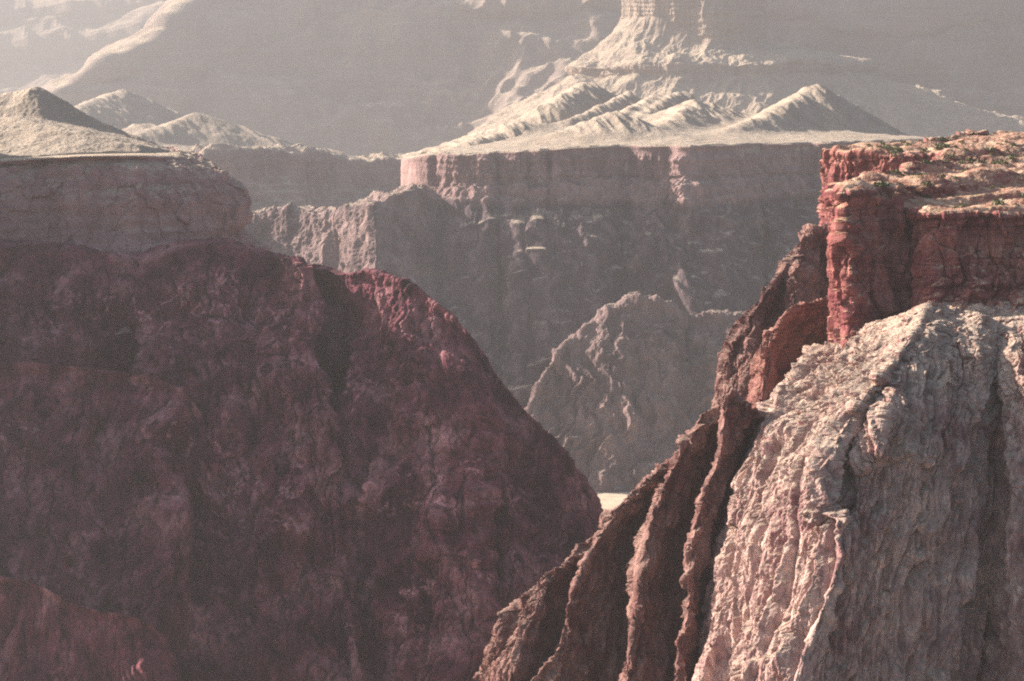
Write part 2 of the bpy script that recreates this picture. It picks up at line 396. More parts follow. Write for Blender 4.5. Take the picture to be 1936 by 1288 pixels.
def zf(x, y):
    V = np.stack([x, y, 0*x], -1)
    rimd = np.interp(968+x/y*FPX, [r[0] for r in RIM[2:]], [r[2] for r in RIM[2:]])
    z = -.0566*rimd-2 - .002*(y-rimd)
    zr = np.interp(968+x/y*FPX, [r[0] for r in RIM[2:]], [-T(r[1])*r[2] for r in RIM[2:]])
    z = zr+1.+.012*(y-rimd)
    pxx = 968+x/y*FPX
    ext = np.interp(pxx, [762, 860, 950, 1100, 1500, 1620, 1750, 2000], [15, 130, 260, 700, 500, 220, 60, 60])
    z = z-np.maximum(0, y-rimd-ext)*.8
    hills = [cone(x, y, 1543, 168, 4420, .62, 1, 0, .05), ridge_line(x, y, (1543, 168, 4420), (1375, 250, 4150), .6), ridge_line(x, y, (1543, 170, 4420), (1680, 255, 4500), .62),
             cone(x, y, 1165, 222, 4080, .5, .8, 20, .07), ridge_line(x, y, (1165, 222, 4080), (1010, 268, 4060), .5), ridge_line(x, y, (1165, 222, 4080), (1290, 262, 4000), .42),
             cone(x, y, 985, 238, 4300, .45, .6, 0, .06), ridge_line(x, y, (985, 238, 4300), (880, 272, 4150), .45), ridge_line(x, y, (985, 240, 4300), (1120, 232, 4420), .5),
             ridge_line(x, y, (1240, 245, 4250), (1120, 262, 4050), .5),
             ridge_line(x, y, (1190, 176, 4720), (1070, 232, 4350), .85), ridge_line(x, y, (1245, 180, 4700), (1150, 225, 4400), .95), ridge_line(x, y, (1285, 172, 4760), (1200, 226, 4420), .8), cone(x, y, 1320, 196, 4430, .4, .8, 30, .08),
             ridge_line(x, y, (1110, 155, 4850), (1050, 190, 4600), .62), ridge_line(x, y, (1320, 194, 4430), (1240, 246, 4130), .5), ridge_line(x, y, (1430, 225, 4400), (1370, 262, 4100), .45)]
    h = z
    for c_ in hills:
        # soft maximum
        k = 9.0; m = np.maximum(h, c_); h = m+k*np.exp(-np.abs(h-c_)/k)*.5
    g = smooth(2, 30, h-z)
    h = h+g*5*(ridged(np.stack([x/38+y/90, y/120, 0*x], -1), 3)-.8)+1.2*fbm(S(V, 30), 4)
    h = np.where(y < rimd+4, h-(rimd+4-y)*3, h)
    return h
field("plateau", 762, 2000, 3840, 5000, 1300, 420, zf, M_tan, "sunlit pale plateau with small pyramid hills on top of the far cliff", "plateau", True)

# second, more distant plateau promontory on the left
R2 = [(-200, 300, 4300), (100, 300, 4400), (330, 292, 4500), (430, 296, 4600), (500, 290, 4700), (560, 296, 4750), (620, 304, 4900), (700, 310, 4950), (800, 312, 5000), (900, 312, 5100)]
cols = []
for px, py, d in R2:
    c = [(px, py-4, d+80), (px, py, d), (px, py+10, d-4), (px, py+48, d-18)]
    for r, s in ((py+64, .7), (400, .7), (450, .7), (560, .8)):
        c.append((px, r, run(c[-1][2], c[-1][1], r, s)))
    cols.append(c)
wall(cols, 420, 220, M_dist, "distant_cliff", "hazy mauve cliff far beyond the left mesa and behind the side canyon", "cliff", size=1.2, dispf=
     lambda V: 14*ridged(S(V, 110, 110, 700), 3)+3*fbm(S(V, 25, 25, 50), 4)+2*np.clip(3*noise(S(V, 2000, 2000, 10)), -1, 1))
def zf2(x, y):
    px = 968+x/y*FPX
    zr = np.interp(px, [r[0] for r in R2], [-T(r[1])*r[2] for r in R2]); rd = np.interp(px, [r[0] for r in R2], [r[2] for r in R2])
    ext = np.interp(px, [-300, 200, 375, 500, 590, 640, 900], [350, 400, 600, 330, 120, 20, 20])
    z = zr+1-np.maximum(0, y-rd-ext)*.8; h = z
    for c_ in (cone(x, y, 375, 220, 4900, .5, .7, 0, .06), ridge_line(x, y, (375, 220, 4900), (240, 262, 4750), .5), ridge_line(x, y, (375, 221, 4900), (560, 285, 4800), .52),
               ridge_line(x, y, (228, 172, 5600), (120, 215, 5200), .45), ridge_line(x, y, (600, 280, 5000), (500, 292, 4800), .3), cone(x, y, 270, 235, 4850, .4)):
        m = np.maximum(h, c_); h = m+2.5*np.exp(-np.abs(h-c_)/5)
    h = h+1.5*fbm(S(np.stack([x, y, 0*x], -1), 30), 4)+smooth(2, 25, h-z)*3*ridged(np.stack([x/50+y/90, y/150, 0*x], -1), 3)
    return np.where(y < rd+4, h-(rd+4-y)*3, h)
field("terrace", -250, 900, 4280, 5900, 700, 330, zf2, M_tan, "pale hazy terrace with a low hill beyond the left mesa", "terrace", True, size=1.2)

# side canyon wall below it with the thin sunlit crest
cols = []
for px, py, d in ((150, 640, 3300), (330, 600, 3500), (430, 480, 3750), (476, 412, 3850), (530, 401, 3850), (590, 398, 3820), (640, 407, 3800), (672, 396, 3760), (705, 374, 3740), (760, 366, 3790), (830, 366, 3860)):  # hidden left end of the crest lowered so sunlight reaches the river
    c = [(px, py+10, d+160), (px, py-2, d+26), (px, py+5, d), (px, py+14, d-8)]
    for r, s in ((470, 1.1), (540, 1.), (640, 1.), (760, 1.), (940, 1.), (1010, 1)):
        c.append((px+(r-400)*.08, max(r, c[-1][1]+5), run(c[-1][2], c[-1][1], max(r, c[-1][1]+5), s)))
    cols.append(c)
wall(cols, 520, 420, M_far, "canyon_slope", "bluish side canyon slope topped by a thin broken line of sunlit rock", "canyon slope",
     lambda V: 13*(ridged(np.stack([V[..., 0]/110, (V[..., 1]-V[..., 2])/200, V[..., 2]/700], -1), 4)-.6)*smooth(0, 1, 1)+4*fbm(S(V, 25, 25, 40), 4)+1.5*fbm(S(V, 7), 3))

# hump shaped spur in front of the far wall
cols = []
for px, py, d in ((930, 1010, 3330), (985, 830, 3420), (1012, 745, 3450), (1040, 692, 3490), (1072, 645, 3520), (1130, 597, 3540), (1200, 563, 3560), (1262, 572, 3570), (1300, 602, 3600), (1345, 588, 3590), (1410, 600, 3600), (1500, 606, 3640), (1650, 610, 3700)):
    c = [(px+30, py+70, d+140), (px, py, d)]
    for k in (.06, .2, .4, .65, .85, 1):
        r = py+(1015-py)*k
        c.append((px+(r-py)*(.12 if px < 1150 else .02), r, run(c[-1][2], c[-1][1], r, 1.15)))
    cols.append(c)
def f(V):
    w = np.stack([fbm(S(V, 90, off=5)), fbm(S(V, 90, off=25)), 0*V[..., 0]], -1)*40; q = V+w
    px, py = project(V); m = .35+.65*smooth(0, 90, py-np.interp(px, [985, 1040, 1130, 1200, 1300, 1410, 1650], [830, 692, 597, 563, 602, 600, 610]))
    return m*22*(ridged(np.stack([(q[..., 0]-.1*q[..., 2])/80, (q[..., 1]-.87*q[..., 2])/200, q[..., 2]/500], -1), 4, .5)-.6)+4*fbm(S(V, 18, 18, 30), 4)+1.6*fbm(S(V, 6, 6, 9), 3)
wall(cols, 560, 520, M_far, "rock_spur", "rounded hump of shaded rock in the gorge just above the bend of the river", "rock spur", f)

# ================================================================== RIVER
ZR = -670.
def zfr(x, y):
    V = np.stack([x, y, 0*x], -1)
    return ZR+.35*fbm(S(V, 14, 30, 1), 4)
rw = NT("muddy_water")
nz = rw.noise(rw.map(60, 25, 1), 4, .6)
rw.l.new(rw.ramp(nz, [(.35, (.55, .44, .32)), (.6, (.70, .58, .43))]), rw.b.inputs["Base Color"]); rw.b.inputs["Roughness"].default_value = .28
rw.b.inputs["Specular IOR Level"].default_value = .5
field("river", 900, 1500, 2300, 3450, 120, 200, zfr, rw.m, "small bright stretch of muddy river seen at the bottom of the gorge", "river", True)

LS = .72   # size of the formations on the left bank, which stand about 1.8 km away
# ================================================================== LEFT MESA
cont = [
 [(-400, 330, 3200), (0, 300, 3150), (150, 300, 3150), (280, 300, 3150), (330, 300, 3150), (330, 300, 3160)],
 [(-400, 320, 2380), (0, 300, 2560), (150, 292, 2560), (265, 290, 2600), (335, 290, 2680), (330, 288, 2900)],  # unseen left end pulled nearer to help shade the gorge wall
 [(-400, 334, 2360), (0, 316, 2535), (150, 306, 2535), (290, 306, 2570), (395, 312, 2660), (385, 310, 2900)],
 [(-400, 358, 2345), (0, 340, 2515), (155, 330, 2520), (325, 332, 2545), (436, 342, 2650), (420, 340, 2920)],
 [(-400, 400, 2330), (0, 385, 2495), (155, 380, 2500), (345, 384, 2530), (460, 386, 2640), (440, 384, 2930)],
 [(-400, 460, 2320), (0, 450, 2480), (155, 448, 2485), (345, 448, 2512), (462, 446, 2625), (445, 440, 2940)],
 [(-400, 490, 2300), (0, 478, 2455), (155, 478, 2460), (360, 476, 2487), (500, 472, 2610), (470, 466, 2950)],
 [(-400, 620, 2240), (0, 620, 2380), (155, 620, 2390), (370, 620, 2420), (540, 600, 2540), (560, 600, 2900)],
]
cols = [[cont[r][c] for r in range(len(cont))] for c in range(6)]
def f(V):
    z = V[..., 2]; m = smooth(-150, -172, z)
    return cliff_disp(V, 9, 5, 3.0, 1.2, 2.0, 2.0, 2.4)*m*.9-7*smooth(-228, -240, z)
wall(cols, 760, 420, M_lmesa, "mesa", "left flat topped mesa with a rounded purple pink cliff edge", "mesa", f, size=LS)
def zf3(x, y):
    px = 968+x/y*FPX
    rd = np.interp(px, [-400, 0, 150, 265, 335, 400], [2380, 2560, 2560, 2600, 2680, 2760])
    rz = np.interp(px, [-400, 0, 150, 265, 335, 400], [-T(320)*2380, -T(300)*2560, -T(292)*2560, -T(290)*2600, -T(290)*2680, -T(298)*2760])
    rd = rd+5*fbm(np.stack([px/60, 0*px, 0*px+.5], -1), 3)+6
    z = rz+1.5+np.minimum(.2*(y-rd), np.interp(px, [-300, 40, 150, 250, 330, 420], [34, 32, 18, 6, 1, 0])); z = z-.8*np.maximum(0, y-np.interp(px, [-300, 120, 200, 260, 330], [3150, 3050, 2860, 2740, 2690])); h = z
    for c_ in (cone(x, y, 68, 167, 2840, .72, 1, 0, .03), ridge_line(x, y, (60, 168, 2840), (20, 176, 2840), .72), ridge_line(x, y, (20, 176, 2840), (-160, 215, 2900), .7), ridge_line(x, y, (68, 167, 2840), (190, 233, 2810), .78), ridge_line(x, y, (190, 233, 2810), (318, 282, 2790), .78)):
        m = np.maximum(h, c_); h = m+1.2*np.exp(-np.abs(h-c_)/2.5)
    h = h+1.4*fbm(S(np.stack([x, y, 0*x], -1), 22), 5)+.5*fbm(S(np.stack([x, y, 0*x], -1), 4), 3)
    hh = np.where(x < -650, np.minimum(-50+.3*(-650-x), 110), -50-1.2*(x+650))-2.5*np.maximum(0, y-2600)+6*fbm(S(np.stack([x, y, 0*x], -1), 60), 4)  # added shoulder, out of view on the left, to shade the gorge wall
    h = np.maximum(h, hh)
    return np.where(y < rd, h-(rd-y)*3, h)-smooth(318, 345, px)*45
field("hill", -1300, 410, 2330, 3150, 1000, 520, zf3, M_tan, "pyramid shaped hill and pale sunlit bench on top of the left mesa", "hill", True, size=LS)

# ================================================================== LEFT RIDGE (dark gorge wall)
def face(crest, rows, slope, lean=0., back=180, backpy=60):
    cols = []
    for e in crest:
        px, py, d = e[:3]; off = e[3] if len(e) > 3 else 0; ln = e[4] if len(e) > 4 else lean
        c = [(px+e[5] if len(e) > 5 else px, py+backpy, d+back), (px, py, d)]
        n = len(rows)
        for k, fr in enumerate(rows):
            r = py+(rows[-1]-py)*fr if False else None
        cols.append(c)
    return cols
def face(crest, bottom, fr, slope, back=200, backpy=70, ledge=False):
    """crest entries: px, py, d, gully depth, lean (px per row)"""
    cols = []
    for px, py, d, off, ln in crest:
        c = [(px, py+backpy, d+back), (px, py-9, d+58), (px, py, d)] if ledge else [(px, py+backpy, d+back), (px, py, d)]
        for k in fr:
            r = py+(bottom-py)*k
            dd = run(d, py, r, slope)+off*smooth(0, .25, np.array(k))
            c.append((px+ln*(r-py), r, float(dd)))
        cols.append(c)
    return cols
FR = (.02, .07, .15, .28, .42, .58, .75, 1, 1.9)
crest = [(-300, 480, 2300, 20, 0), (-120, 470, 2380, 10, 0), (0, 464, 2432, 0, 0), (60, 468, 2436, 0, 0), (120, 474, 2430, 20, 0), (190, 476, 2440, 45, .0), (262, 489, 2452, 55, .0), (330, 473, 2446, 0, .05),
         (430, 463, 2450, -25, .12), (520, 484, 2430, -25, .12), (580, 497, 2400, 0, .14), (604, 540, 2400, 60, .10)]
V = loft(face(crest, 1620, FR, 1.1, ledge=True), 900, 900)
def lf(V, off=0.):
    p = V+off
    w = np.stack([fbm(S(p, 90, off=3)), fbm(S(p, 90, off=31)), 0*p[..., 0]], -1)*18; q = p+w
    lean = q[..., 0]+.15*q[..., 2]; sy = q[..., 1]-.88*q[..., 2]
    d = 32*(ridged(np.stack([lean/130, sy/160, q[..., 2]/520], -1), 3, .5)-.8)+16*fbm(S(q, 110, 110, 150), 3)
    f1, e, v = cells(np.stack([lean/26, sy/30, q[..., 2]/80], -1)); d += 7*(v-.5)-3.5*(1-smooth(0, .2, e))
    f1, e, v = cells(np.stack([lean/9, sy/12, q[..., 2]/30], -1)); d += 3*(v-.5)-2*(1-smooth(0, .2, e))
    d += 2.0*fbm(S(p, 9, 9, 20), 3, .55)
    return d
V = disp(V, lf(V)*crest_mask(V, crest, .3, 110)+2.2*fbm(S(V, 13), 4, .6), .8, 6)
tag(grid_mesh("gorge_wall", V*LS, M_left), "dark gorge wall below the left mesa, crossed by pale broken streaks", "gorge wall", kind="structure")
crest = [(560, 640, 2500, 20, .1), (575, 505, 2480, 20, .16), (600, 500, 2470, 30, .18), (655, 517, 2412, 12, .05), (705, 514, 2400, -5, .02), (765, 533, 2370, -20, .02), (810, 562, 2350, -22, .03), (850, 592, 2335, -12, .04), (880, 625, 2325, -12, .03),
         (905, 655, 2320, 0, 0), (945, 718, 2300, -6, 0), (1000, 785, 2270, 0, 0), (1058, 850, 2240, -4, 0), (1108, 912, 2215, 0, 0), (1133, 960, 2200, 0, 0), (1142, 1000, 2200, 0, 0), (1146, 1080, 2230, 0, .0), (1150, 1250, 2300, 0, 0)]
V = loft(face(crest, 1620, FR, 1.15, 160, 90), 900, 760)
V = disp(V, lf(V, 523.)*crest_mask(V, crest, .25, 130)+2.2*fbm(S(V, 13), 4, .6), .8, 6)
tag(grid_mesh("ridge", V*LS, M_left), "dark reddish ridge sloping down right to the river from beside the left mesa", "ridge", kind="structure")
# lower bulges in front of it
crest = [(-350, 690, 2260, 0, 0), (-120, 690, 2300, 0, 0), (60, 690, 2315, -10, 0), (200, 700, 2315, -15, 0), (310, 722, 2300, -20, .02), (365, 762, 2290, -10, .02), (385, 830, 2275, 10, .02), (395, 960, 2260, 40, .05)]
V = loft(face(crest, 1620, FR, 1.25, 120, 120), 520, 620); V = disp(V, lf(V, 900.)*.75*crest_mask(V, crest, .35, 90), .8)
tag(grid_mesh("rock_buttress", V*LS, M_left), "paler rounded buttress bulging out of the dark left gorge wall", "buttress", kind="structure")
crest = [(-350, 1060, 2120, 0, 0), (-60, 1082, 2100, 0, 0), (60, 1105, 2080, 0, 0), (150, 1150, 2060, 0, 0), (260, 1172, 2040, 0, .0), (300, 1200, 2035, 0, .1), (330, 1260, 2030, 0, .1), (360, 1400, 2030, 0, .1)]
V = loft(face(crest, 1700, FR, 1.1, 120, 120), 460, 380); V = disp(V, lf(V, 1300.)*.6*crest_mask(V, crest, .35, 90))
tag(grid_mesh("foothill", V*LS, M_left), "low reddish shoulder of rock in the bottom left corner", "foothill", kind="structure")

# ================================================================== NEAR RIGHT: MESA
ZM = -80.
rim = [(1850, 1735), (1700, 1600), (1620, 1480), (1571, 1385), (1600, 1350), (1680, 1335), (1750, 1340), (1800, 1310), (1710, 1195), (1650, 1150), (1605, 1112), (1585, 1080), (1594, 1052), (1650, 1062), (1700, 1074), (1742, 1068), (1765, 1048), (1850, 1046), (1936, 1048), (2100, 1040), (2400, 1030)]
rimrow = {1585: 362, 1594: 360, 1650: 362, 1700: 384, 1742: 392, 1765: 398, 1850: 394, 1936: 402, 2100: 406, 2400: 410}
base = [(1800, 470, 1720), (1650, 455, 1585), (1595, 440, 1460), (1574, 432, 1360), (1604, 400, 1335), (1682, 366, 1320), (1750, 364, 1325), (1795, 370, 1305), (1712, 399, 1205), (1655, 412, 1165), (1612, 600, 1125), (1592, 650, 1066), (1602, 646, 1036), (1655, 625, 1044), (1705, 606, 1054), (1746, 592, 1048), (1772, 582, 1030), (1855, 566, 1028), (1936, 556, 1028), (2100, 540, 1020), (2400, 540, 1010)]
cols = []
for k, ((px, d), (bx, by, bd)) in enumerate(zip(rim, base)):
    r = rimrow.get(px, 20+ -ZM/d*FPX) if k > 10 else 20+(90 if k < 3 else 80)/d*FPX
    ZR_ = -(r-20)/FPX*d
    t = k/(len(rim)-1)
    bpx = 1900+900*t; bd1 = 1775-60*t
    zb = -92
    rb = 20-zb/bd1*FPX
    c = [(bpx, rb+40, bd1+150), (bpx, rb, bd1)]
    for f in (.35, .65, .9):
        dd = bd1+(d-bd1)*f; xx = (w2(bpx, bd1)*(1-f)+w2(px, d)*f)/dd*FPX+968
        c.append((xx, 20-(zb+(ZR_-zb)*f)/dd*FPX, dd))
    c += [(px, r, d), (px+(bx-px)*.1, r+(by-r)*.12, d+(bd-d)*.1), (px+(bx-px)*.35-1, r+(by-r)*.42, d+(bd-d)*.35), (px+(bx-px)*.7, r+(by-r)*.75, d+(bd-d)*.7), (bx, by, bd), (bx+0, by+110, bd-20)]
    cols.append(c)
V = loft(cols, 1300, 900)
def f(V):
    n = normals(V); up = smooth(.55, .85, np.abs(n[..., 2])); up = blur(up, 6)
    cd = cliff_disp(V, 4, 2.6, 2.8, .6, .42, .9, 3.2, 50.)
    p = V
    terr = 3.2*np.clip(2.2*noise(np.stack([p[..., 0]/75, p[..., 1]/26+p[..., 0]/190, 0*p[..., 0]], -1))+.25*noise(S(p, 9)), -.8, .8)+1.2*fbm(S(p, 60, 60, 60, 9), 4)
    terr += 1.8*np.clip(3*noise(np.stack([p[..., 0]/40, p[..., 1]/11, 0*p[..., 0]+4], -1)), -.8, .8)+.5*fbm(S(p, 4), 3)
    return cd*(1-up)+terr*up
V = disp(V, f(V))
M_top = rock("mesa_top_soil", (.13, .06, .045), (.26, .15, .10), (.44, .33, .23), k=.6, streak=0)
# cliff and top in one sheet: the soil and green scrub colour follows flat ground
t = NT("sandstone_mesa")
med = t.noise(t.map(6, 6, 9), 8, .7, .4); big = t.noise(t.map(40, 40, 30), 4, .6)
colr = t.ramp(med, [(.28, (.075, .02, .024)), (.5, (.18, .045, .055)), (.75, (.37, .165, .155))])
colr = t.cmix(t.ramp(big, [(.4, (0, 0, 0)), (.7, (.7,)*3)]), colr, (.34, .15, .115))
sv = t.noise(t.map(120, 120, 2.2), 4, .6, .2)
colr = t.cmix(t.ramp(sv, [(.36, (.7,)*3), (.48, (0, 0, 0))]), colr, (.08, .022, .02))
colr = t.cmix(t.ramp(sv, [(.54, (0,)*3), (.68, (.35,)*3)]), colr, (.4, .19, .14))
st = t.noise(t.map(3.2, 3.2, 40), 4, .65, .2)
colr = t.cmix(t.ramp(st, [(.52, (0,)*3), (.7, (.6,)*3)]), colr, (.07, .022, .02))
topc = t.ramp(med, [(.3, (.13, .045, .035)), (.46, (.33, .17, .12)), (.64, (.52, .37, .26))])
gr = t.noise(t.map(12, 7, 12), 7, .7, .5)
topc = t.cmix(t.ramp(gr, [(.54, (0,)*3), (.66, (.6,)*3)]), topc, (.17, .16, .07))
sx = t.n.new("ShaderNodeSeparateXYZ"); t.l.new(t.geo.outputs["Normal"], sx.inputs[0])
colr = t.cmix(t.ramp(sx.outputs[2], [(.55, (0,)*3), (.8, (1,)*3)]), colr, topc)
t.l.new(colr, t.b.inputs["Base Color"]); t.b.inputs["Roughness"].default_value = .95
t.l.new(t.bump(t.noise(t.map(1.1, 1.1, 1.5), 8, .7, .3), .8, 1), t.b.inputs["Normal"])
MESA_V = V
tag(grid_mesh("near_mesa", V, t.m), "near red sandstone mesa with a broken cliff edge and green tinged top on the right", "mesa", kind="structure")

# ------------------------------------------------------------------ NEAR SPUR : talus, bright face, arete and shaded face
PYB = [500, 560, 600, 640, 680, 720, 760, 805, 850, 900, 950, 1000, 1060, 1110, 1170, 1230, 1288, 1500, 1800]
DB = np.interp(PYB, [480, 560, 600, 680, 760, 850, 950, 1060, 1170, 1288, 1500, 1800], [1110, 1022, 990, 955, 932, 915, 900, 888, 878, 868, 852, 832])
ZS_ = (-T(PYB)*DB)[::-1]
def L(kx, kd, top=500):
    """line: kx dict row->px, kd dict row->offset"""
    r = sorted(kx); xs = np.interp(PYB, r, [kx[a] for a in r]); r2 = sorted(kd); ds = np.interp(PYB, r2, [kd[a] for a in r2])
    P2 = top+(np.array(PYB)-500.)*(1800-top)/1300. if top > 500 else np.array(PYB, float)
    return [(np.interp(p, PYB, xs), p, np.interp(p, PYB, DB)+np.interp(p, PYB, ds)) for p in P2]
cols = [
 L({500: 1540, 640: 1575, 740: 1500, 850: 1440, 1000: 1400, 1288: 1370, 1800: 1330}, {500: 190, 800: 220, 1800: 220}, 700),
 L({500: 1530, 640: 1562, 690: 1515, 740: 1478, 805: 1428, 900: 1398, 1000: 1373, 1150: 1345, 1288: 1322, 1800: 1240}, {500: 115, 640: 105, 800: 100, 1288: 88, 1800: 85}, 655),
 L({500: 1540, 640: 1578, 690: 1545, 740: 1508, 805: 1462, 900: 1432, 1000: 1408, 1150: 1382, 1288: 1360, 1800: 1290}, {500: 98, 640: 88, 800: 78, 1288: 66}, 648),
 L({500: 1560, 640: 1612, 690: 1585, 740: 1560, 805: 1505, 900: 1475, 1000: 1452, 1150: 1425, 1288: 1400, 1800: 1330}, {500: 72, 640: 66, 800: 58, 1288: 44}, 636),
 L({500: 1620, 640: 1665, 690: 1640, 760: 1595, 805: 1560, 900: 1512, 1000: 1500, 1150: 1475, 1288: 1445, 1800: 1370}, {500: 50, 640: 42, 760: 30, 1288: 22}, 614),
 L({500: 1760, 600: 1745, 680: 1690, 760: 1628, 805: 1598, 850: 1572, 900: 1552, 950: 1550, 1000: 1590, 1060: 1580, 1110: 1566, 1170: 1550, 1230: 1528, 1288: 1508, 1800: 1420}, {500: 12, 600: 8, 760: 0, 1000: -3, 1288: 0}, 578),
 L({500: 1775, 600: 1770, 680: 1702, 760: 1648, 805: 1618, 850: 1606, 900: 1590, 950: 1590, 1000: 1618, 1060: 1604, 1288: 1540, 1800: 1460}, {500: 14, 600: 10, 680: 8, 760: 14, 900: 15, 1000: 4, 1288: 8}, 574),
 L({500: 1785, 600: 1790, 680: 1722, 760: 1682, 805: 1668, 850: 1655, 900: 1640, 950: 1640, 1000: 1650, 1060: 1636, 1288: 1570, 1800: 1500}, {500: 16, 600: 12, 680: 6, 760: 0, 850: -2, 900: 6, 1000: 8, 1288: 14}, 570),
 L({500: 1810, 600: 1815, 680: 1790, 760: 1762, 850: 1750, 1000: 1730, 1288: 1660, 1800: 1600}, {500: 18, 600: 18, 760: 16, 1000: 22, 1288: 28}, 560),
 L({500: 1850, 600: 1856, 760: 1840, 1000: 1830, 1288: 1790, 1800: 1750}, {500: 14, 640: 16, 760: 28, 1000: 44, 1288: 48}, 552),
 L({500: 1885, 600: 1888, 760: 1882, 1000: 1876, 1288: 1866, 1800: 1850}, {500: 20, 640: 24, 760: 40, 1000: 62, 1288: 72}),
 L({500: 1925, 600: 1925, 760: 1922, 1000: 1918, 1288: 1915, 1800: 1900}, {500: 18, 640: 20, 760: 24, 1000: 36, 1288: 40}),
 L({500: 2010, 1000: 1995, 1800: 1985}, {500: 16, 700: 16, 1288: 20}),
 L({500: 2400, 1800: 2400}, {500: 10, 1288: -10}),
]
V = loft(cols, 1350, 1300)
def f(V):
    p = V
    w = np.stack([fbm(S(p, 18, off=3)), fbm(S(p, 18, off=31)), fbm(S(p, 18, off=57))], -1)*2; q = p+w
    zt = smooth(-150, -128, p[..., 2])            # 1 on the talus under the cliff
    # steep slabs, leaning a little to the left like the layers of the schist
    lean = q[..., 0]-.17*q[..., 2]; sy = q[..., 1]-np.interp(q[..., 2], ZS_, DB[::-1])
    d = 6*(ridged(np.stack([lean/24, sy/24, q[..., 2]/150], -1), 3, .5)-.8)
    f1, e, v = cells(np.stack([lean/7, sy/8, q[..., 2]/62], -1)); d += 4*(v-.5)-2.*(1-smooth(0, .2, e))
    f1, e, v = cells(np.stack([lean/2.3, sy/2.6, q[..., 2]/19], -1)); d += 1.5*(v-.5)-.8*(1-smooth(0, .2, e))
    d += 2*fbm(S(q, 34, 34, 60), 3)+.35*fbm(S(p, 1.2, 1.2, 3), 2, .6)
    f1, e, v = cells(S(p, 3.2, 3.2, 1.8)); b2 = 1.5*(v-.5)*(v > .5)*(1-f1)
    f1, e, v = cells(S(p, 7.5, 7.5, 4)); b3 = 3.5*(v-.6)*(v > .6)*(1-f1)
    talus = 1.8*fbm(S(p, 25), 4)+1.6*b2+1.6*b3+.2*fbm(S(p, 1.5), 2)+1.2*ridged(np.stack([(p[..., 0]-p[..., 2]*.7)/12, p[..., 1]/16, p[..., 2]/30], -1), 3)
    return d*(1-zt)+talus*zt
V = disp(V, f(V), .7, 24)
SPUR_V = V
tag(grid_mesh("rocky_spur", V, M_lit), "near rocky spur with a brilliant cream sunlit face and a grey shaded right flank", "spur", kind="structure")

# ------------------------------------------------------------------ FINS to the left of the bright face
def fin_cols(defs, bottom=1800):
    cols = []
    n = 30
    for line, back, s in defs:
        # line: list of (px,py) going down; d of the crest; slope
        (x0, y0), d0 = line[0], back[0]
        ys = np.array([a[1] for a in line]); xs = np.array([a[0] for a in line])
        rows = y0+(bottom-y0)*np.linspace(0, 1, n)**1.25
        px = np.interp(rows, ys, xs)
        dd = run(d0, y0, rows, s)+np.interp(rows, [y0, y0+90, 1300], [0, back[1], back[1]*1.15])
        cols.append([(x0+10, y0+110, d0+110), (x0+3, y0+10, d0+14)]+[(a, b, c) for a, b, c in zip(px, rows, dd)])
    return cols
defs = [
 ([(915, 1320), (905, 1500), (895, 1800)], (1120, 40), 2.0),
 ([(921, 1225), (912, 1290), (900, 1500), (880, 1800)], (1085, 20), 2.0),
 ([(935, 1175), (928, 1290), (905, 1500), (880, 1800)], (1075, 0), 2.0),
 ([(985, 1118), (962, 1200), (935, 1290), (900, 1500), (860, 1800)], (1068, 0), 2.0),
 ([(1050, 1074), (1015, 1150), (985, 1230), (960, 1300), (930, 1500), (900, 1800)], (1062, -4), 2.0),
 ([(1120, 1005), (1085, 1090), (1052, 1165), (1030, 1240), (985, 1310), (950, 1500), (930, 1800)], (1062, 26), 2.0),
 ([(1150, 976), (1098, 1080), (1074, 1160), (1048, 1235), (1000, 1310), (970, 1500), (945, 1800)], (1055, -2), 2.0),
 ([(1200, 928), (1150, 1030), (1120, 1110), (1098, 1200), (1070, 1300), (1040, 1500), (1000, 1800)], (1052, 14), 2.0),
 ([(1260, 862), (1196, 990), (1176, 1080), (1168, 1170), (1160, 1300), (1120, 1500), (1080, 1800)], (1048, 34), 2.0),
 ([(1290, 835), (1212, 1000), (1191, 1080), (1182, 1170), (1174, 1300), (1140, 1500), (1100, 1800)], (1036, 0), 2.0),
 ([(1325, 800), (1262, 960), (1236, 1080), (1226, 1170), (1216, 1300), (1190, 1500), (1150, 1800)], (1030, 12), 2.0),
 ([(1354, 752), (1330, 860), (1292, 990), (1279, 1080), (1274, 1170), (1268, 1300), (1240, 1500), (1200, 1800)], (1030, 30), 2.0),
 ([(1372, 730), (1352, 860), (1313, 990), (1297, 1080), (1291, 1170), (1286, 1300), (1260, 1500), (1220, 1800)], (1015, 0), 2.0),
 ([(1395, 745), (1378, 860), (1345, 990), (1325, 1080), (1318, 1170), (1308, 1300), (1280, 1500), (1240, 1800)], (1010, 8), 2.0),
 ([(1418, 770), (1400, 860), (1372, 990), (1352, 1080), (1345, 1170), (1328, 1300), (1300, 1500), (1260, 1800)], (1006, 26), 2.0),
 ([(1440, 790), (1430, 860), (1400, 990), (1380, 1080), (1370, 1170), (1350, 1300), (1320, 1500), (1280, 1800)], (1020, 60), 2.0),
]
